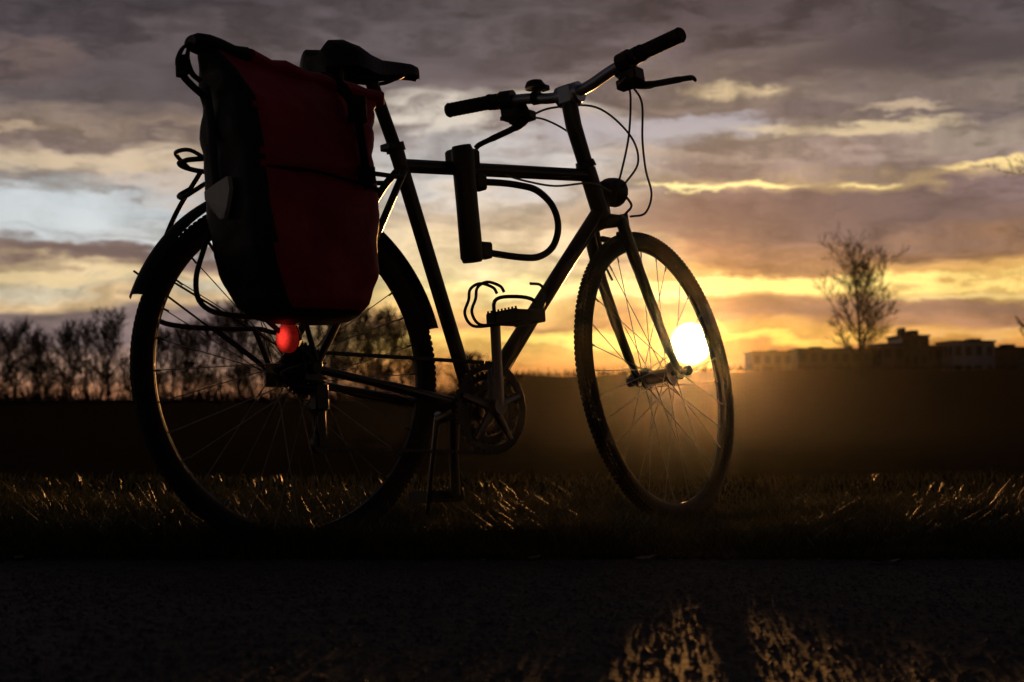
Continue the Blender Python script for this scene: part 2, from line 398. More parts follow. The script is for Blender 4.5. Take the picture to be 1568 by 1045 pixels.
cb.tube(smoothpts([(0.81,0.16,0.965),(0.86,0.12,0.96),(0.89,0.06,0.90),(0.87,0.03,0.80),(0.85,0.022,0.74)],8),0.0024,7)
cb.build('cables',[M_black],st)
cf=MB()
cf.tube(smoothpts([(0.86,-0.03,0.75),(0.80,-0.028,0.765),(0.70,-0.018,0.752),(0.62,-0.012,0.757),(0.56,-0.012,0.765)],6),0.0024,7)
cf.tube([(0.83,-0.02,0.69),(0.50,-0.018,0.305)],0.0012,5)
cf.tube([(0.84,0.02,0.68),(0.51,0.018,0.300)],0.0012,5)
cf.build('frame_cables',[M_steel],bike)
# ---- pannier bag
pan=empty('pannier_bag',MW)
tab=[(0.412,-0.14,0.015,-0.115,-0.205,0.04),(0.420,-0.165,0.026,-0.098,-0.225,0.045),(0.440,-0.187,0.037,-0.085,-0.24,0.045),(0.50,-0.207,0.045,-0.078,-0.25,0.035),(0.60,-0.228,0.050,-0.075,-0.256,0.03),(0.70,-0.230,0.054,-0.075,-0.250,0.03),(0.80,-0.232,0.060,-0.085,-0.235,0.028),(0.85,-0.247,0.085,-0.108,-0.208,0.025),(0.880,-0.265,0.108,-0.132,-0.184,0.022),(0.890,-0.272,0.112,-0.142,-0.176,0.016)]
def sec(v):
    for i in range(len(tab)-1):
        if tab[i][0]<=v<=tab[i+1][0]:
            t=(v-tab[i][0])/(tab[i+1][0]-tab[i][0]); t2=t
            return [tab[i][q]*(1-t2)+tab[i+1][q]*t2 for q in range(1,6)]
    return list(tab[-1][1:])
def vshift(u,v):
    k=min(1,max(0,(v-0.62)/0.25)); k=k*k*(3-2*k)
    sag=-0.006*math.sin(max(0,min(1,(u+0.27)/0.38))*math.pi)
    return v-(0.15*(u+0.24)-sag)*k
def wr(u,l,v):
    n=mathutils.noise.noise(Vector((u*9,l*9,v*14)))*0.0085+mathutils.noise.noise(Vector((u*25+4,l*25,v*32)))*0.0035
    n+=0.0018*math.sin((u*1.2+v)*70)*max(0,min(1,(v-0.7)/0.1))
    return n
vsamp=[]
for i in range(len(tab)-1):
    m=3 if i<2 else (9 if i<7 else 4)
    for q in range(m): vsamp.append(tab[i][0]+(tab[i+1][0]-tab[i][0])*q/m)
vsamp.append(tab[-1][0])
pb=MB(); vs=[]; ringn=None
for v in vsamp:
    u0,u1,l0,l1,r=sec(v); r=min(r,(u1-u0)/2*0.95,abs(l0-l1)/2*0.95)
    ring=[]
    cs=[(u0+r,l0-r,R(90),R(180)),(u0+r,l1+r,R(180),R(270)),(u1-r,l1+r,R(270),R(360)),(u1-r,l0-r,0,R(90))]
    for ci,(cx,cy,a0,a1) in enumerate(cs):
        for q in range(6):
            a=a0+(a1-a0)*q/5; ring.append((cx+r*math.cos(a),cy+r*math.sin(a),ci))
        nx=cs[(ci+1)%4]; e0=(cx+r*math.cos(a1),cy+r*math.sin(a1)); e1=(nx[0]+r*math.cos(nx[2]),nx[1]+r*math.sin(nx[2]))
        m=18 if ci in(1,3) else 9
        for q in range(1,m): ring.append((e0[0]+(e1[0]-e0[0])*q/m,e0[1]+(e1[1]-e0[1])*q/m,ci+10))
    cu=(u0+u1)/2; cl=(l0+l1)/2
    for (u,l,tg) in ring:
        d=Vector((u-cu,(l-cl)*1.6)); d.normalize(); w_=wr(u,l,v)
        bul=0.008*math.sin(math.pi*min(1,max(0,(v-0.41)/0.45)))*(1-min(1,abs((u-cu)/((u1-u0)/2)))**2) if l<cl else 0
        crease=-0.008*math.exp(-((v-0.665)/0.008)**2) if tg in (11,1) else 0
        vs.append((u+d.x*(w_+crease*0.3),l+d.y*(w_+crease)-bul,vshift(u,v)))
    ringn=len(ring); tags=ring
fs=[];mi=[]
for i in range(len(vsamp)-1):
    for j in range(ringn):
        j2=(j+1)%ringn
        fs.append((i*ringn+j,i*ringn+j2,(i+1)*ringn+j2,(i+1)*ringn+j))
        p=vs[i*ringn+j]; s_=sec(vsamp[i])
        red=(p[1]<s_[3]+0.028 and p[0]>s_[0]+0.022 and p[0]<s_[1]-0.004 and vsamp[i]>0.425)
        mi.append(1 if red else 0)
fs.append(tuple(range(ringn))); mi.append(0); fs.append(tuple((len(vsamp)-1)*ringn+j for j in range(ringn))); mi.append(1)
pb.add(vs,fs); pb.m=mi
pb.build('bag_body',[M_blktarp,M_red],pan)
rl=MB()
P=[(-0.282,-0.158,vshift(-0.272,0.890)),(-0.270,-0.158,vshift(-0.262,0.893))]+[(-0.255+0.365*i/14,-0.158+0.004*math.sin(i*1.7),vshift(-0.255+0.365*i/14,0.893)+0.003*math.sin(i*2.3)) for i in range(15)]+[(0.118,-0.158,vshift(0.118,0.885))]
n=len(P); rl.tube(P[:6],[0.016,0.022]+[0.024]*4,14,0,flat=(1.25,0.75)); rl.tube(P[5:],[0.024]*(n-7)+[0.022,0.014],14,1,flat=(1.25,0.75))
rl.build('roll_closure',[M_blktarp,M_red],pan)
sr=MB()
def strap(pts,w,th,mi=0):
    sr.tube(smoothpts(pts,5),1.0,8,mi,flat=(w,th))
strap([(-0.270,-0.150,0.900),(-0.290,-0.150,0.888),(-0.302,-0.150,0.863),(-0.296,-0.152,0.838),(-0.278,-0.152,0.820),(-0.252,-0.155,0.800)],0.011,0.0022)
strap([(-0.276,-0.150,0.897),(-0.284,-0.150,0.870),(-0.276,-0.150,0.843),(-0.260,-0.152,0.830)],0.009,0.002)
strap([(-0.252,-0.155,0.82),(-0.244,-0.155,0.76),(-0.242,-0.155,0.69),(-0.237,-0.155,0.62)],0.0125,0.0018)
sr.box((-0.294,-0.150,0.853),(0.012,0.03,0.035))
strap([(0.005,-0.150,0.873),(0.005,-0.19,0.850),(0.004,-0.225,0.818),(0.002,-0.250,0.77),(0.0,-0.266,0.70),(0.0,-0.274,0.64)],0.0125,0.0022)
sr.box((0.003,-0.249,0.79),(0.035,0.012,0.05)); sr.box((0.0,-0.272,0.665),(0.034,0.010,0.03))
strap([(-0.195,-0.247,0.667),(-0.12,-0.264,0.664),(-0.05,-0.270,0.654),(0.02,-0.265,0.645),(0.05,-0.248,0.642)],0.004,0.0030)
sr.build('straps_and_buckles',[M_strap],pan)
hk=MB()
for u in(-0.15,0.0): hk.box((u,-0.070,0.715),(0.02,0.018,0.05)); hk.box((u,-0.066,0.735),(0.02,0.03,0.012))
hk.box((-0.08,-0.074,0.69),(0.26,0.008,0.02)); hk.build('rack_hooks',[M_black],pan)
rf=MB(); poly=[(-0.118,0.642),(-0.160,0.650),(-0.196,0.655),(-0.200,0.632),(-0.186,0.600),(-0.172,0.585),(-0.160,0.586),(-0.135,0.608),(-0.118,0.628)]
vv=[];
for off in(-0.0115,-0.003):
    for (l,v) in poly: vv.append((sec(v)[0]+off-0.001,l,v))
k=len(poly); rf.add(vv,[tuple(range(k)),tuple(range(k,2*k))[::-1]]+[(i,(i+1)%k,(i+1)%k+k,i+k) for i in range(k)])
rf.build('reflector_patch',[M_refl],pan,smooth=False)
# ---- u-lock
lk=empty('u_lock',MW)
lb=MB()
lb.tube([(0.430,-0.028,0.812),(0.432,-0.028,0.80),(0.437,-0.028,0.69),(0.442,-0.028,0.578),(0.443,-0.028,0.568)],[0.020,0.0245,0.0235,0.0245,0.020],16,0,flat=(0.9,1.05))
lb.box((0.445,-0.012,0.785),(0.06,0.052,0.046),0)
lb.box((0.470,-0.028,0.738),(0.03,0.03,0.034),0); lb.box((0.475,-0.028,0.594),(0.03,0.03,0.034),0)
lb.build('lock_body',[M_black],lk)
ls=MB()
ls.tube(smoothpts([(0.46,-0.028,0.738),(0.52,-0.028,0.742),(0.58,-0.028,0.742),(0.635,-0.028,0.735),(0.678,-0.028,0.705),(0.692,-0.028,0.662),(0.675,-0.028,0.618),(0.635,-0.028,0.592),(0.58,-0.028,0.586),(0.46,-0.028,0.592)],6),0.0075,12)
ls.build('shackle',[M_black],lk)
# ------------------------------------------------------------ ground
def ground_mat():
    m=mat('field_soil',(0.03,0.026,0.016),0.95,spec=0.0)
    nt=m.node_tree;b=nt.nodes['Principled BSDF']
    tc=nt.nodes.new('ShaderNodeTexCoord'); n=nt.nodes.new('ShaderNodeTexNoise'); n.inputs['Scale'].default_value=2.0; n.inputs['Detail'].default_value=8
    r=nt.nodes.new('ShaderNodeValToRGB'); r.color_ramp.elements[0].color=(0.014,0.012,0.008,1); r.color_ramp.elements[1].color=(0.036,0.030,0.018,1)
    nt.links.new(tc.outputs['Object'],n.inputs['Vector']); nt.links.new(n.outputs['Fac'],r.inputs['Fac']); nt.links.new(r.outputs['Color'],b.inputs['Base Color'])
    return m
M_ground=ground_mat()
g=MB(); Lg=4000
g.add([(-Lg,-Lg,0),(Lg,-Lg,0),(Lg,Lg,0),(-Lg,Lg,0)],[(0,1,2,3)]); g.build('ground',[M_ground],smooth=False)
def asphalt():
    m=bpy.data.materials.new('asphalt'); m.use_nodes=True; nt=m.node_tree; b=nt.nodes['Principled BSDF']
    tc=nt.nodes.new('ShaderNodeTexCoord')
    v=nt.nodes.new('ShaderNodeTexVoronoi'); v.inputs['Scale'].default_value=95
    n=nt.nodes.new('ShaderNodeTexNoise'); n.inputs['Scale'].default_value=14; n.inputs['Detail'].default_value=8
    n3=nt.nodes.new('ShaderNodeTexNoise'); n3.inputs['Scale'].default_value=1.8; n3.inputs['Detail'].default_value=5
    nt.links.new(tc.outputs['Object'],v.inputs['Vector']); nt.links.new(tc.outputs['Object'],n.inputs['Vector']); nt.links.new(tc.outputs['Object'],n3.inputs['Vector'])
    r=nt.nodes.new('ShaderNodeValToRGB'); r.color_ramp.elements[0].color=(0.020,0.017,0.020,1); r.color_ramp.elements[1].color=(0.072,0.062,0.070,1)
    r.color_ramp.elements[0].position=0.35; r.color_ramp.elements[1].position=0.68
    ad0=nt.nodes.new('ShaderNodeMath'); ad0.operation='ADD'; nt.links.new(n.outputs['Fac'],ad0.inputs[0]); nt.links.new(n3.outputs['Fac'],ad0.inputs[1])
    hf=nt.nodes.new('ShaderNodeMath'); hf.operation='MULTIPLY'; hf.inputs[1].default_value=0.5; nt.links.new(ad0.outputs[0],hf.inputs[0])
    nt.links.new(hf.outputs[0],r.inputs['Fac']); nt.links.new(r.outputs['Color'],b.inputs['Base Color'])
    b.inputs['Roughness'].default_value=0.85; b.inputs['Specular IOR Level'].default_value=0.16
    mth=nt.nodes.new('ShaderNodeMath'); mth.operation='SUBTRACT'; mth.inputs[0].default_value=1.0; nt.links.new(v.outputs['Distance'],mth.inputs[1])
    ad=nt.nodes.new('ShaderNodeMath'); ad.operation='ADD'; nt.links.new(mth.outputs[0],ad.inputs[0]); nt.links.new(n.outputs['Fac'],ad.inputs[1])
    bp=nt.nodes.new('ShaderNodeBump'); bp.inputs['Strength'].default_value=0.7; bp.inputs['Distance'].default_value=0.004
    nt.links.new(ad.outputs[0],bp.inputs['Height']); nt.links.new(bp.outputs['Normal'],b.inputs['Normal'])
    return m
M_asph=asphalt()
rd=MB(); nx=400; vs=[];fs=[]
for i in range(nx+1):
    x=-8+16*i/nx
    e=2.96+0.03*mathutils.noise.noise(Vector((x*2,0,0)))+0.02*mathutils.noise.noise(Vector((x*11,3,0)))
    vs+= [(x,-3,0.004),(x,e,0.004)]
for i in range(nx): fs.append((2*i,2*i+2,2*i+3,2*i+1))
vs+=[(-80,-3,0.004),(-80,2.97,0.004),(80,-3,0.004),(80,2.97,0.004)]; o=2*(nx+1)
fs+=[(o,0,1,o+1),(2*nx,o+2,o+3,2*nx+1)]
rd.add(vs,fs); rd.build('road',[M_asph],smooth=False)
def stones():
    N=34000
    x=rng.uniform(-1.6,1.9,N); y=rng.uniform(1.25,2.98,N); s=rng.gamma(3.0,0.00065,N)+0.0010
    base=np.array([(1,0,0),(0,1,0),(-1,0,0),(0,-1,0),(0,0,1.0),(0,0,-0.6)])
    jit=rng.uniform(0.6,1.3,(N,6,3)); a=rng.uniform(0,6.28,N)
    V=base[None]*jit*s[:,None,None]; V[:,:,2]*=0.7
    c,sn=np.cos(a)[:,None],np.sin(a)[:,None]
    X=V[:,:,0]*c-V[:,:,1]*sn; Y=V[:,:,0]*sn+V[:,:,1]*c
    P=np.stack([X+x[:,None],Y+y[:,None],V[:,:,2]+0.0042],-1)
    F=np.array([(0,1,4),(1,2,4),(2,3,4),(3,0,4)])
    T=(F[None]+(np.arange(N)*6)[:,None,None]).reshape(-1,3)
    return np_mesh('gravel',P.reshape(-1,3),T,[mat('gravel_stone',(0.055,0.048,0.050),0.6,spec=0.25,noise=0.5,nscale=60)])
stones()
# ------------------------------------------------------------ grass
def grass_mat():
    m=bpy.data.materials.new('grass_blade'); m.use_nodes=True; nt=m.node_tree; b=nt.nodes['Principled BSDF']; out=nt.nodes['Material Output']
    tc=nt.nodes.new('ShaderNodeTexCoord'); n=nt.nodes.new('ShaderNodeTexNoise'); n.inputs['Scale'].default_value=7; n.inputs['Detail'].default_value=6
    nt.links.new(tc.outputs['Object'],n.inputs['Vector'])
    r=nt.nodes.new('ShaderNodeValToRGB'); r.color_ramp.elements[0].position=0.35; r.color_ramp.elements[1].position=0.68
    r.color_ramp.elements[0].color=(0.028,0.040,0.012,1); r.color_ramp.elements[1].color=(0.085,0.078,0.030,1)
    nt.links.new(n.outputs['Fac'],r.inputs['Fac']); nt.links.new(r.outputs['Color'],b.inputs['Base Color']); b.inputs['Roughness'].default_value=0.5; b.inputs['Specular IOR Level'].default_value=0.25
    t=nt.nodes.new('ShaderNodeBsdfTranslucent'); nt.links.new(r.outputs['Color'],t.inputs['Color'])
    mx=nt.nodes.new('ShaderNodeMixShader'); mx.inputs[0].default_value=0.15
    nt.links.new(b.outputs[0],mx.inputs[1]); nt.links.new(t.outputs[0],mx.inputs[2]); nt.links.new(mx.outputs[0],out.inputs['Surface'])
    return m
def grass():
    parts=[]
    def batch(N,x0,x1,y0,y1,h0,h1,w,powr=1.6):
        x=rng.uniform(x0,x1,N); y=y0+(y1-y0)*rng.uniform(0,1,N)**powr
        cl=np.sin(x*5.1+np.sin(y*7)*1.3)*np.sin(y*6.3+x*1.7)*0.5+0.5
        cl2=np.sin(x*17.3+y*5)*np.sin(y*14.1-x*3)*0.5+0.5
        edge=np.clip((y-2.9)/0.12,0.4,1)
        sun_gap=1-0.45*np.exp(-((x-0.36-0.108*(y-3.0))/0.17)**2)  # grass shortened along the sun's path to let light onto the road
        h=(h0+(h1-h0)*rng.beta(2,3,N))*(0.55+0.4*cl+0.25*cl2)*edge*sun_gap
        a=rng.uniform(0,6.283,N); lean=rng.uniform(0.2,1.1,N)*h; wd=w*rng.uniform(0.6,1.3,N)
        dx,dy=np.cos(a),np.sin(a); px,py=-dy,dx
        z=np.zeros(N)
        P=np.stack([np.stack([x-px*wd,y-py*wd,z],-1),np.stack([x+px*wd,y+py*wd,z],-1),
          np.stack([x-px*wd*.7+dx*lean*.35,y-py*wd*.7+dy*lean*.35,h*.6],-1),np.stack([x+px*wd*.7+dx*lean*.35,y+py*wd*.7+dy*lean*.35,h*.6],-1),
          np.stack([x+dx*lean,y+dy*lean,h],-1)],1)
        parts.append(P)
    batch(78000,-1.7,1.9,2.92,4.1,0.035,0.11,0.0016,1.5)
    batch(14000,-3.5,3.8,4.0,6,0.02,0.045,0.003,1.6)
    batch(12000,-6,-1.7,2.95,5,0.03,0.09,0.003); batch(12000,1.9,6,2.95,5,0.03,0.09,0.003)
    batch(500,-1.7,1.9,3.0,4.2,0.10,0.16,0.0011,1.2)
    P=np.concatenate(parts); N=len(P)
    F=np.array([(0,1,3),(0,3,2),(2,3,4)]); T=(F[None]+(np.arange(N)*5)[:,None,None]).reshape(-1,3)
    np_mesh('grass',P.reshape(-1,3),T,[grass_mat()])
grass()
lf=MB()
for i in range(34):
    x=random.uniform(-1.3,1.6); y=random.uniform(2.8,3.4)
    if i==0: x,y=-0.14,2.93
    s=random.uniform(0.012,0.028) if i else 0.035; a=random.uniform(0,6.28); t=random.uniform(0.2,0.8)
    pts=[(-1,0,0.1),(-0.4,0.5,0.25),(0.3,0.45,0.3),(1,0,0.5*t+0.2),(0.3,-0.45,0.1),(-0.4,-0.5,0.05),(0,0,0)]
    vv=[(x+s*(p[0]*math.cos(a)-p[1]*math.sin(a)),y+s*(p[0]*math.sin(a)+p[1]*math.cos(a)),0.008+s*p[2]*0.8) for p in pts]
    lf.add(vv,[(6,0,1),(6,1,2),(6,2,3),(6,3,4),(6,4,5),(6,5,0)])
lf.build('fallen_leaves',[mat('dead_leaf',(0.12,0.08,0.05),0.6,noise=0.4)])
# ------------------------------------------------------------ hill
HP=[(-20,0.0),(-6,0.3),(-3,1.3),(0,2.1),(5,2.1),(14,2.45),(20,2.5),(40,2.6),(160,3.0)]
def ridge():
    nx=220; ny=14; vs=[];fs=[]
    X=np.linspace(-20,160,nx)
    for x in X:
        h=np.interp(x,[p[0] for p in HP],[p[1] for p in HP])
        for j in range(ny):
            t=j/(ny-1); y=85+165*t
            k=min(1,t/0.2); k=k*k*(3-2*k); k2=min(1,(1-t)/0.6); k2=k2*k2*(3-2*k2)
            z=h*k*k2+(0.18*mathutils.noise.noise(Vector((x*0.5,y*0.1,0)))+0.12*mathutils.noise.noise(Vector((x*1.7,y*0.2,0))))*k*k2*min(1,h)
            vs.append((x,y,z-0.05))
    for i in range(nx-1):
        for j in range(ny-1): fs.append((i*ny+j,(i+1)*ny+j,(i+1)*ny+j+1,i*ny+j+1))
    m=MB(); m.add(vs,fs); m.build('hill',[M_ground])
ridge()
# ------------------------------------------------------------ trees
def tree_geo(seed,H,spread=0.5,trunk=0.018,depth=5,first=0.2,nlimb=14,up=0.5,twig=0.012,profile=None,kids=2):
    rnd=random.Random(seed); V=[];F=[]
    def seg(p,q,r0,r1,s=3):
        d=(q-p); 
        if d.length<1e-6: return
        d.normalize(); n=d.orthogonal().normalized(); b=d.cross(n); o=len(V)
        for (c,r) in((p,r0),(q,r1)):
            for k in range(s):
                a=2*math.pi*k/s; V.append(c+n*(r*math.cos(a))+b*(r*math.sin(a)))
        for k in range(s): 
            k2=(k+1)%s; F.append((o+k,o+k2,o+s+k2)); F.append((o+k,o+s+k2,o+s+k))
    def branch(p,d,L,r,lev):
        n=4 if lev<3 else 3; pts=[p]
        for i in range(n):
            d=(d+Vector((rnd.gauss(0,.13),rnd.gauss(0,.13),rnd.gauss(0.06,.08)))).normalized()
            q=p+d*(L/n); r1=max(twig*0.6,r*(1-0.75*(i+1)/n)) if lev else r
            seg(p,q,max(twig*.6,r*(1-0.75*i/n)),r1,4 if lev<2 else 3); p=q
            if lev<depth:
                for _ in range(kids if lev<depth-1 else kids+1):
                    if rnd.random()<0.85:
                        sd=Vector((rnd.gauss(0,1),rnd.gauss(0,1),rnd.gauss(0.25,.5))).normalized()
                        nd=(d*0.75+sd*0.75).normalized()
                        branch(p,nd,L*rnd.uniform(0.38,0.62)*(1-0.3*i/n),max(twig,r*(0.5-0.08*i)),lev+1)
    p=Vector((0,0,0)); d=Vector((0,0,1)); n=14; 
    for i in range(n):
        d=(d+Vector((rnd.gauss(0,.05),rnd.gauss(0,.05),0.1))).normalized(); q=p+d*(H*0.90/n)
        r0=H*trunk*(1-0.9*i/n); r1=H*trunk*(1-0.9*(i+1)/n); seg(p,q,max(r0,twig),max(r1,twig),6); 
        f=(i+1)/n
        if f>=first:
            for _ in range(max(1,int(nlimb/(n*(1-first))+rnd.random()))):
                a=rnd.uniform(0,6.283); e=up+0.4*f
                nd=Vector((math.cos(a),math.sin(a),e)).normalized()
                if profile: pr=profile(f)
                else: pr=math.sin(math.pi*min(1,max(0.12,(f-first+0.12)/(1.12-first))))**0.7
                branch(q,nd,H*spread*pr*rnd.uniform(0.75,1.1),max(twig,r1*0.6),2 if f>0.85 else 1)
        p=q
    return np.array([tuple(v) for v in V]),np.array(F)
def place_tree(name,seed,H,loc,**k):
    V,F=tree_geo(seed,H,**k); V=V+np.array(loc)
    return np_mesh(name,V,F,[M_bark])
place_tree('bare_tree',12,8.3,((1320-784)/2533*105,105,1.7),spread=0.42,trunk=0.017,first=0.14,nlimb=24,up=0.75,depth=4,twig=0.0115,kids=2,
    profile=lambda f:(0.9 if f<0.65 else 0.9-0.9*(f-0.65)))
place_tree('bare_tree',23,10.6,(21.9,62,0),spread=0.36,first=0.25,nlimb=18,up=0.7,depth=4,twig=0.011)
place_tree('bare_tree',31,4.2,((1592-784)/2533*110,110,2.2),spread=0.4,first=0.1,nlimb=16,up=0.8,depth=3,twig=0.02)
VV=[];FF=[];off=0
variants=[tree_geo(100+i,1.0*8,spread=0.30+0.05*(i%3),trunk=0.012,first=0.10,nlimb=22,up=1.0,depth=3,twig=0.024,kids=2) for i in range(7)]
def addrow(x,y,sc,vi,sx=1.0):
    global off
    V,F=variants[vi]; a=random.uniform(0,6.28); c,s=math.cos(a),math.sin(a)
    W=V.copy(); W[:,0]=(V[:,0]*c-V[:,1]*s)*sc*sx+x; W[:,1]=(V[:,0]*s+V[:,1]*c)*sc*sx+y; W[:,2]=V[:,2]*sc
    VV.append(W);FF.append(F+off); off+=len(W)
D=150
for i in range(44):
    px=-160+i*18.5+random.uniform(-8,8)
    top=484+16*math.sin(px*0.031)+random.uniform(-10,22)
    if 175<px<220: top+=50
    y=D+random.uniform(-8,25); addrow((px-784)/2533*y,y,((612-top)/2533*y)/7.7,random.randrange(7),random.uniform(0.7,0.95))
for i in range(22):
    px=-100+i*33+random.uniform(-12,12); y=D+random.uniform(0,30); top=560+random.uniform(-18,12)
    addrow((px-784)/2533*y,y,((612-top)/2533*y)/7.9,random.randrange(7),1.8)
for px,top in((640,540),(665,548),(700,526),(722,532),(745,542),(770,556),(795,562)):
    y=100+random.uniform(-4,4); addrow((px-784)/2533*y,y,((612-top)/2533*y)/7.9,random.randrange(7),1.3)
np_mesh('distant_trees',np.concatenate(VV),np.concatenate(FF),[M_bark])
def scrub(name,pts,seed,hmin,hmax,wid):
    r=np.random.default_rng(seed); V=[]
    for (x,y,z,n,hh) in pts:
        cx=x+r.normal(0,wid,n); cy=y+r.normal(0,wid,n); h=r.uniform(hmin,hmax,n)*hh
        a=r.uniform(0,6.28,n); ln=h*0.35; w=0.035
        V.append(np.stack([np.stack([cx-w,cy,np.full(n,z)],-1),np.stack([cx+w,cy,np.full(n,z)],-1),np.stack([cx+np.cos(a)*ln,cy+np.sin(a)*ln,z+h],-1)],1))
    P=np.concatenate(V).reshape(-1,3); T=np.arange(len(P)).reshape(-1,3); np_mesh(name,P,T,[M_bark])
pts=[]
for i in range(70):
    px=-200+i*13; y=148; 
    if 120<px<205 and i%2: continue
    pts.append(((px-784)/2533*y,y+random.uniform(-3,3),0,60,random.uniform(0.5,1.3)))
for i in range(120):
    x=-2+i*0.45+random.uniform(-.3,.3); pts.append((x,118,float(np.interp(x,[p[0] for p in HP],[p[1] for p in HP]))-0.12,14,random.uniform(0.1,0.35)))
scrub('hedgerow',pts,5,0.8,2.4,1.0)
# ------------------------------------------------------------ buildings
M_glass=mat('window_glass',(0.03,0.035,0.045),0.15)
def building(x0,x1,y,h,d,col,floors,bays,extras=()):
    e=empty('apartment_building',Matrix.Translation(((x0+x1)/2,y,0)))
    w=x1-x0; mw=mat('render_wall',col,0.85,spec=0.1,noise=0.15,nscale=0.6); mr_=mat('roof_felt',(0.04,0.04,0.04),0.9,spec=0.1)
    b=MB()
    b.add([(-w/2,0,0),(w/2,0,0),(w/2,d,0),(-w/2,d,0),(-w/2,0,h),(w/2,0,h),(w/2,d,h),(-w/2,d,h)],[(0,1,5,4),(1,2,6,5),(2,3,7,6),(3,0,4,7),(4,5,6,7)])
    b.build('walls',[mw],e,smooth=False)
    wn=MB(); fh=h/floors; bw=w/bays
    for f in range(floors):
        for k in range(bays):
            cx=-w/2+bw*(k+.5); cz=fh*(f+.55)
            wn.box((cx,-0.02,cz),(bw*0.55,0.1,fh*0.5),0); wn.box((cx,-0.06,cz-fh*0.27),(bw*0.62,0.2,0.12),1)
    nb=max(2,int(d/3))
    for f in range(floors):
        for k in range(nb):
            for sx in(-1,1): wn.box((sx*(w/2+0.02),d*(k+.5)/nb,fh*(f+.55)),(0.1,1.2,fh*0.5),0)
    wn.build('windows',[M_glass,mw],e,smooth=False)
    rf=MB(); rf.box((0,d/2,h+0.15),(w+0.5,d+0.5,0.3))
    for (ex,ew,eh) in extras: rf.box((ex*w/2,d/2,h+0.3+eh/2),(ew,min(4,d*.5),eh))
    rf.build('roof',[mr_],e,smooth=False)
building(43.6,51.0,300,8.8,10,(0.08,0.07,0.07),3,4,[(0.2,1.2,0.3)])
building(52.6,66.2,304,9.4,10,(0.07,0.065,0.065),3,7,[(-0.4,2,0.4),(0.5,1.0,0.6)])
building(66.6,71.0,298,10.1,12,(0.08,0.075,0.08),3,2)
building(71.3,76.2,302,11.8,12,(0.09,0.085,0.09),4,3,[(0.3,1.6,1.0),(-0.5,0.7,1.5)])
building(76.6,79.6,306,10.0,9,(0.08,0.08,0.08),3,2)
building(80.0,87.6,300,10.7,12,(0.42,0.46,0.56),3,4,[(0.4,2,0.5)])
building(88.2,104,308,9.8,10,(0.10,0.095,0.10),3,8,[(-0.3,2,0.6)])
# ------------------------------------------------------------ world
sun_az=math.atan((1058-784)/2533); sun_el=math.atan((612-527)/2533)
sdir=Vector((math.sin(sun_az)*math.cos(sun_el),math.cos(sun_az)*math.cos(sun_el),math.sin(sun_el)))
world=bpy.data.worlds.new("World"); scene.world=world; world.use_nodes=True
nt=world.node_tree; nt.nodes.clear(); L=nt.links
def nd(t): return nt.nodes.new(t)
def m_(op,a,b=None,clamp=False):
    n=nd('ShaderNodeMath'); n.operation=op; n.use_clamp=clamp
    for i,q in enumerate((a,b)):
        if q is None: continue
        if isinstance(q,(int,float)): n.inputs[i].default_value=q
        else: L.new(q,n.inputs[i])
    return n.outputs[0]
def comb(x,y,z=0.0):
    n=nd('ShaderNodeCombineXYZ')
    for i,q in enumerate((x,y,z)):
        if isinstance(q,(int,float)): n.inputs[i].default_value=q
        else: L.new(q,n.inputs[i])
    return n.outputs[0]
def noise(vec,scale,detail=6,rough=0.55,dist=0.0):
    n=nd('ShaderNodeTexNoise'); n.inputs['Scale'].default_value=scale; n.inputs['Detail'].default_value=detail; n.inputs['Roughness'].default_value=rough; n.inputs['Distortion'].default_value=dist
    L.new(vec,n.inputs['Vector']); return n.outputs['Fac']
def mr(v,a,b,c,d,sm=True):
    n=nd('ShaderNodeMapRange'); n.interpolation_type='SMOOTHSTEP' if sm else 'LINEAR'
    L.new(v,n.inputs[0])
    for i,q in enumerate((a,b,c,d)): n.inputs[i+1].default_value=q
    return n.outputs[0]
def mixc(f,A,B,mode='MIX'):
    n=nd('ShaderNodeMix'); n.data_type='RGBA'; n.blend_type=mode
    if isinstance(f,(int,float)): n.inputs['Factor'].default_value=f
    else: L.new(f,n.inputs['Factor'])
    for k,q in(('A',A),('B',B)):
        if isinstance(q,tuple): n.inputs[k].default_value=(*q[:3],1)
        else: L.new(q,n.inputs[k])
    return n.outputs['Result']
tc=nd('ShaderNodeTexCoord'); sx=nd('ShaderNodeSeparateXYZ'); L.new(tc.outputs['Generated'],sx.inputs[0])
X,Y,Z=sx.outputs
az=m_('ARCTAN2',X,Y); el=Z
cv=comb(m_('MULTIPLY',az,5.0),m_('MULTIPLY',el,20.0))
n1=noise(cv,1.6,3,0.55,0.0)
cv2=comb(m_('MULTIPLY',az,14.0),m_('MULTIPLY',el,46.0),3.0)
n2=noise(cv2,1.6,5,0.62,0.0)
w1=m_('MULTIPLY',m_('SUBTRACT',n1,0.5),0.070); w2=m_('MULTIPLY',m_('SUBTRACT',n2,0.5),0.030)
amp=mr(el,0.0,0.13,0.20,1.0)
warp=m_('MULTIPLY',m_('ADD',w1,w2),amp)
elw=m_('ADD',el,warp)
azw=m_('ADD',az,m_('MULTIPLY',m_('SUBTRACT',n2,0.5),0.08))
TOP=612/2533
def ramp(stops):
    n=nd('ShaderNodeValToRGB'); cr=n.color_ramp
    st=sorted([((612-py)/612,c) for py,c in stops])
    cr.elements[0].position=st[0][0]; cr.elements[0].color=(*lin(st[0][1]),1)
    cr.elements[1].position=st[-1][0]; cr.elements[1].color=(*lin(st[-1][1]),1)
    for p,c in st[1:-1]:
        e=cr.elements.new(p); e.color=(*lin(c),1)
    L.new(m_('DIVIDE',elw,TOP),n.inputs[0]); return n.outputs[0]
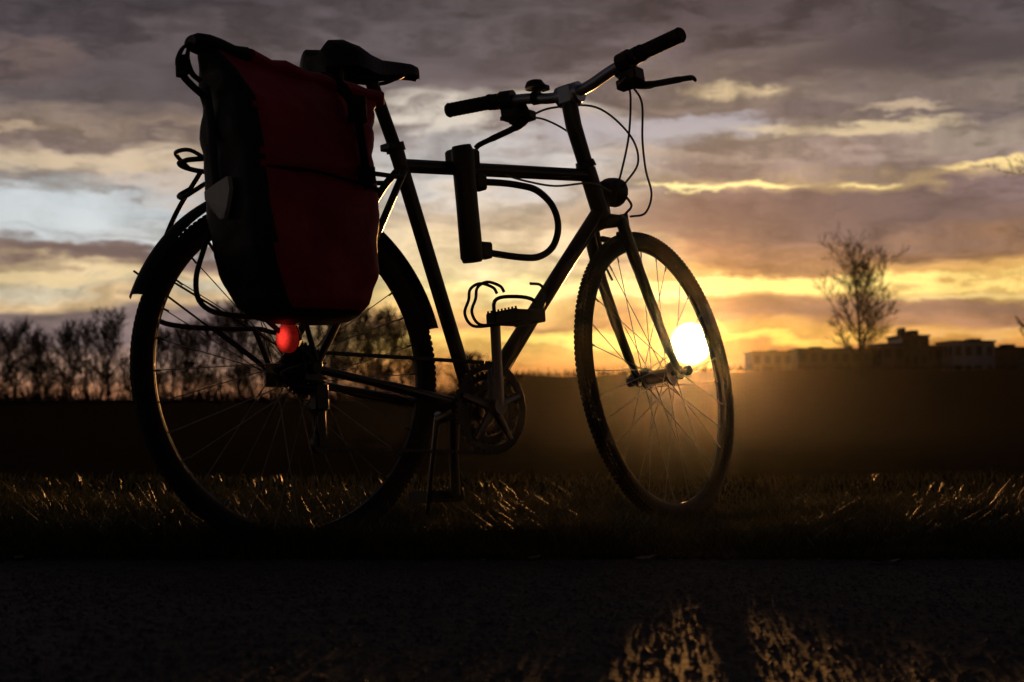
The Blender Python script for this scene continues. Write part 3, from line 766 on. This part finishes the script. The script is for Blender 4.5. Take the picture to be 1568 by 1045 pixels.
Rr=ramp([(0,(66,60,65)),(60,(78,70,74)),(105,(94,84,87)),(145,(136,122,113)),(180,(108,97,98)),(215,(152,137,124)),(255,(142,124,118)),(283,(192,163,124)),(300,(120,101,100)),(350,(116,97,94)),(405,(154,115,88)),(432,(216,166,96)),(445,(246,202,115)),(464,(158,120,92)),(492,(160,116,88)),(512,(232,173,88)),(530,(196,134,72)),(560,(160,102,62)),(612,(100,62,45))])
Lr=ramp([(0,(60,56,62)),(60,(74,66,70)),(130,(91,81,83)),(175,(106,95,94)),(215,(147,127,112)),(235,(135,117,110)),(262,(190,168,145)),(295,(165,157,152)),(318,(194,201,204)),(345,(202,203,200)),(375,(192,194,194)),(388,(128,110,104)),(405,(136,113,103)),(422,(216,190,148)),(445,(202,190,164)),(462,(218,186,140)),(476,(122,107,105)),(525,(122,106,107)),(565,(164,131,112)),(600,(196,136,98)),(612,(150,100,80))])
Cr=ramp([(0,(74,68,72)),(80,(95,87,91)),(150,(117,107,108)),(178,(178,169,158)),(200,(144,132,130)),(232,(172,169,168)),(280,(184,181,177)),(340,(200,179,152)),(400,(230,207,164)),(440,(255,234,170)),(475,(236,192,118)),(500,(182,136,90)),(520,(252,210,114)),(560,(204,136,72)),(612,(120,76,48))])
f1=mr(azw,-0.17,-0.05,0,1); f2=mr(azw,0.02,0.13,0,1)
col=mixc(f2,mixc(f1,Lr,Cr),Rr)
cv3=comb(m_('MULTIPLY',az,9.0),m_('MULTIPLY',elw,30.0),7.0)
n3=noise(cv3,1.7,6,0.62,0.0)
mod=mr(n3,0.30,0.72,0.58,1.45)
cm=nd('ShaderNodeMix'); cm.data_type='RGBA'; cm.blend_type='MULTIPLY'; cm.inputs['Factor'].default_value=1.0
L.new(col,cm.inputs['A']); L.new(comb(mod,mod,mod),cm.inputs['B']); col=cm.outputs['Result']
brk_n=mr(n3,0.36,0.62,0.0,1.0)
elb=m_('ADD',el,m_('MULTIPLY',w2,0.9))
def streak(px,py,w,h,c,s,brk=0.5,gain=1.0):
    global col
    a=math.atan((px-784)/2533); e=(612-py)/2533
    dx=m_('MULTIPLY',m_('SUBTRACT',azw,a),2533/w); dy=m_('MULTIPLY',m_('SUBTRACT',elb,e),2533/h)
    g=m_('ADD',m_('MULTIPLY',dx,dx),m_('MULTIPLY',dy,dy))
    g=m_('SUBTRACT',m_('ADD',g,brk*1.0),m_('MULTIPLY',brk_n,brk*1.9)) if brk>0 else g
    g=mr(g,-0.4,2.2,s,0)
    col=mixc(g,col,tuple(q*gain for q in lin(c)))
streak(60,330,170,34,(200,207,210),0.8,0.4,1.08)
streak(40,120,70,26,(128,106,98),0.5,0.8)
streak(250,150,170,40,(84,75,80),0.6)
streak(30,213,40,7,(190,165,138),0.8)
streak(110,262,190,12,(218,195,163),0.7)
streak(150,394,130,10,(112,93,90),0.9,0.2)
streak(60,432,170,9,(240,212,160),0.9)
streak(680,185,80,22,(222,212,198),0.85,1.0)
streak(690,110,130,26,(92,83,88),0.7)
streak(1000,205,150,22,(180,178,186),0.7,1.0)
streak(1130,146,85,13,(228,202,158),0.85,1.0)
streak(1380,183,60,7,(215,190,158),0.7,1.0)
streak(1310,210,130,9,(225,202,160),0.8,1.0)
streak(1210,110,120,18,(90,80,84),0.7)
streak(1430,110,190,34,(72,65,70),0.85)
streak(1080,240,140,12,(190,170,152),0.6,1.0)
streak(760,270,90,22,(190,190,190),0.6)
streak(1060,291,95,4.5,(255,234,160),1.0,0.25,1.3)
streak(1185,286,60,5,(255,228,150),1.0,0.25,1.3)
streak(1330,294,45,4,(255,226,150),1.0,0.1,1.1)
streak(1525,268,65,5,(252,220,150),1.0,0.1,1.1)
streak(1250,335,330,26,(112,94,94),0.75,0.3)
streak(900,442,260,13,(255,236,160),1.0,0.4,1.25)
streak(1250,440,330,9,(255,222,130),1.0,0.4,1.3)
streak(1500,455,120,6,(255,222,145),0.8,0.5)
streak(1300,478,350,9,(138,108,94),0.7,0.3)
streak(880,523,110,12,(255,224,120),1.0,0.3,1.3)
streak(1180,521,130,9,(255,204,95),1.0,0.3,1.25)
streak(1500,516,110,5,(232,178,110),0.85,0.4)
back=mr(Y,-0.35,0.75,0.24,1.0)
upd=mr(el,0.26,0.6,1.0,0.6)
bk=m_('MULTIPLY',back,upd)
cb2=nd('ShaderNodeMix'); cb2.data_type='RGBA'; cb2.blend_type='MULTIPLY'; cb2.inputs['Factor'].default_value=1.0
L.new(col,cb2.inputs['A']); L.new(comb(bk,bk,bk),cb2.inputs['B']); col=cb2.outputs['Result']
dn=nd('ShaderNodeVectorMath'); dn.operation='DOT_PRODUCT'; L.new(tc.outputs['Generated'],dn.inputs[0]); dn.inputs[1].default_value=sdir
th=m_('ARCCOSINE',m_('MINIMUM',dn.outputs['Value'],0.9999999))
gmod=mr(n3,0.3,0.7,0.7,1.2)
def addglow(k,c,s):
    global col
    g=m_('MULTIPLY',m_('EXPONENT',m_('MULTIPLY',th,-1.0/k)),s)
    g=m_('MULTIPLY',g,gmod)
    n=nd('ShaderNodeVectorMath'); n.operation='SCALE'; n.inputs[0].default_value=c; L.new(g,n.inputs['Scale'])
    a=nd('ShaderNodeVectorMath'); a.operation='ADD'; L.new(col,a.inputs[0]); L.new(n.outputs[0],a.inputs[1]); col=a.outputs[0]
addglow(0.06,(1.0,0.42,0.07),0.42)
addglow(0.012,(1.0,0.55,0.12),1.2)
disc=mr(th,0.0100,0.0130,1,0)
n=nd('ShaderNodeVectorMath'); n.operation='SCALE'; n.inputs[0].default_value=(12,9.5,5.0); L.new(disc,n.inputs['Scale'])
a=nd('ShaderNodeVectorMath'); a.operation='ADD'; L.new(col,a.inputs[0]); L.new(n.outputs[0],a.inputs[1]); col=a.outputs[0]
low=mr(el,-0.02,0.0,0.05,1.0)
n=nd('ShaderNodeVectorMath'); n.operation='SCALE'; L.new(col,n.inputs[0]); L.new(low,n.inputs['Scale']); col=n.outputs[0]
bg=nd('ShaderNodeBackground'); L.new(col,bg.inputs[0]); bg.inputs[1].default_value=1.0
sk=nd('ShaderNodeTexSky'); sk.sky_type='NISHITA'; sk.sun_disc=False; sk.sun_elevation=sun_el; sk.sun_rotation=sun_az
bg2=nd('ShaderNodeBackground'); L.new(sk.outputs[0],bg2.inputs[0]); bg2.inputs[1].default_value=0.002
ads=nd('ShaderNodeAddShader'); L.new(bg.outputs[0],ads.inputs[0]); L.new(bg2.outputs[0],ads.inputs[1])
wo=nd('ShaderNodeOutputWorld'); L.new(ads.outputs[0],wo.inputs['Surface'])
sl=bpy.data.lights.new('sun','SUN'); sl.energy=3.0; sl.angle=R(0.5); sl.color=(1,0.44,0.12)
so=bpy.data.objects.new('sun',sl); scene.collection.objects.link(so); so.rotation_mode='QUATERNION'; so.rotation_quaternion=sdir.to_track_quat('Z','Y'); so.location=sdir*50
if HAZE:
    mi_=bpy.data.materials.new('evening_haze'); mi_.use_nodes=True; mt=mi_.node_tree; mt.nodes.clear()
    vs_=mt.nodes.new('ShaderNodeVolumeScatter'); vs_.inputs['Density'].default_value=0.00022; vs_.inputs['Anisotropy'].default_value=0.975; vs_.inputs['Color'].default_value=(1,1,1,1)
    mo=mt.nodes.new('ShaderNodeOutputMaterial'); mt.links.new(vs_.outputs[0],mo.inputs['Volume'])
    h=MB(); xs,y0,y1,zz=12,-2,14,3
    h.add([(-xs,y0,-0.5),(xs,y0,-0.5),(xs,y1,-0.5),(-xs,y1,-0.5),(-xs,y0,zz),(xs,y0,zz),(xs,y1,zz),(-xs,y1,zz)],[(0,1,5,4),(1,2,6,5),(2,3,7,6),(3,0,4,7),(4,5,6,7),(0,3,2,1)])
    h.build('haze',[mi_],smooth=False)
# camera
cam=bpy.data.cameras.new('camera'); co=bpy.data.objects.new('camera',cam); scene.collection.objects.link(co)
co.location=(0,0,0.285); co.rotation_euler=(R(90)+math.atan(89.5/2533),0,0)
cam.lens=2533*36/1568; cam.sensor_width=36; cam.clip_start=0.05; cam.clip_end=6000
cam.dof.use_dof=True; cam.dof.focus_distance=3.4; cam.dof.aperture_fstop=7.5
scene.camera=co
scene.view_settings.view_transform='Standard'; scene.view_settings.look='None'; scene.view_settings.exposure=0
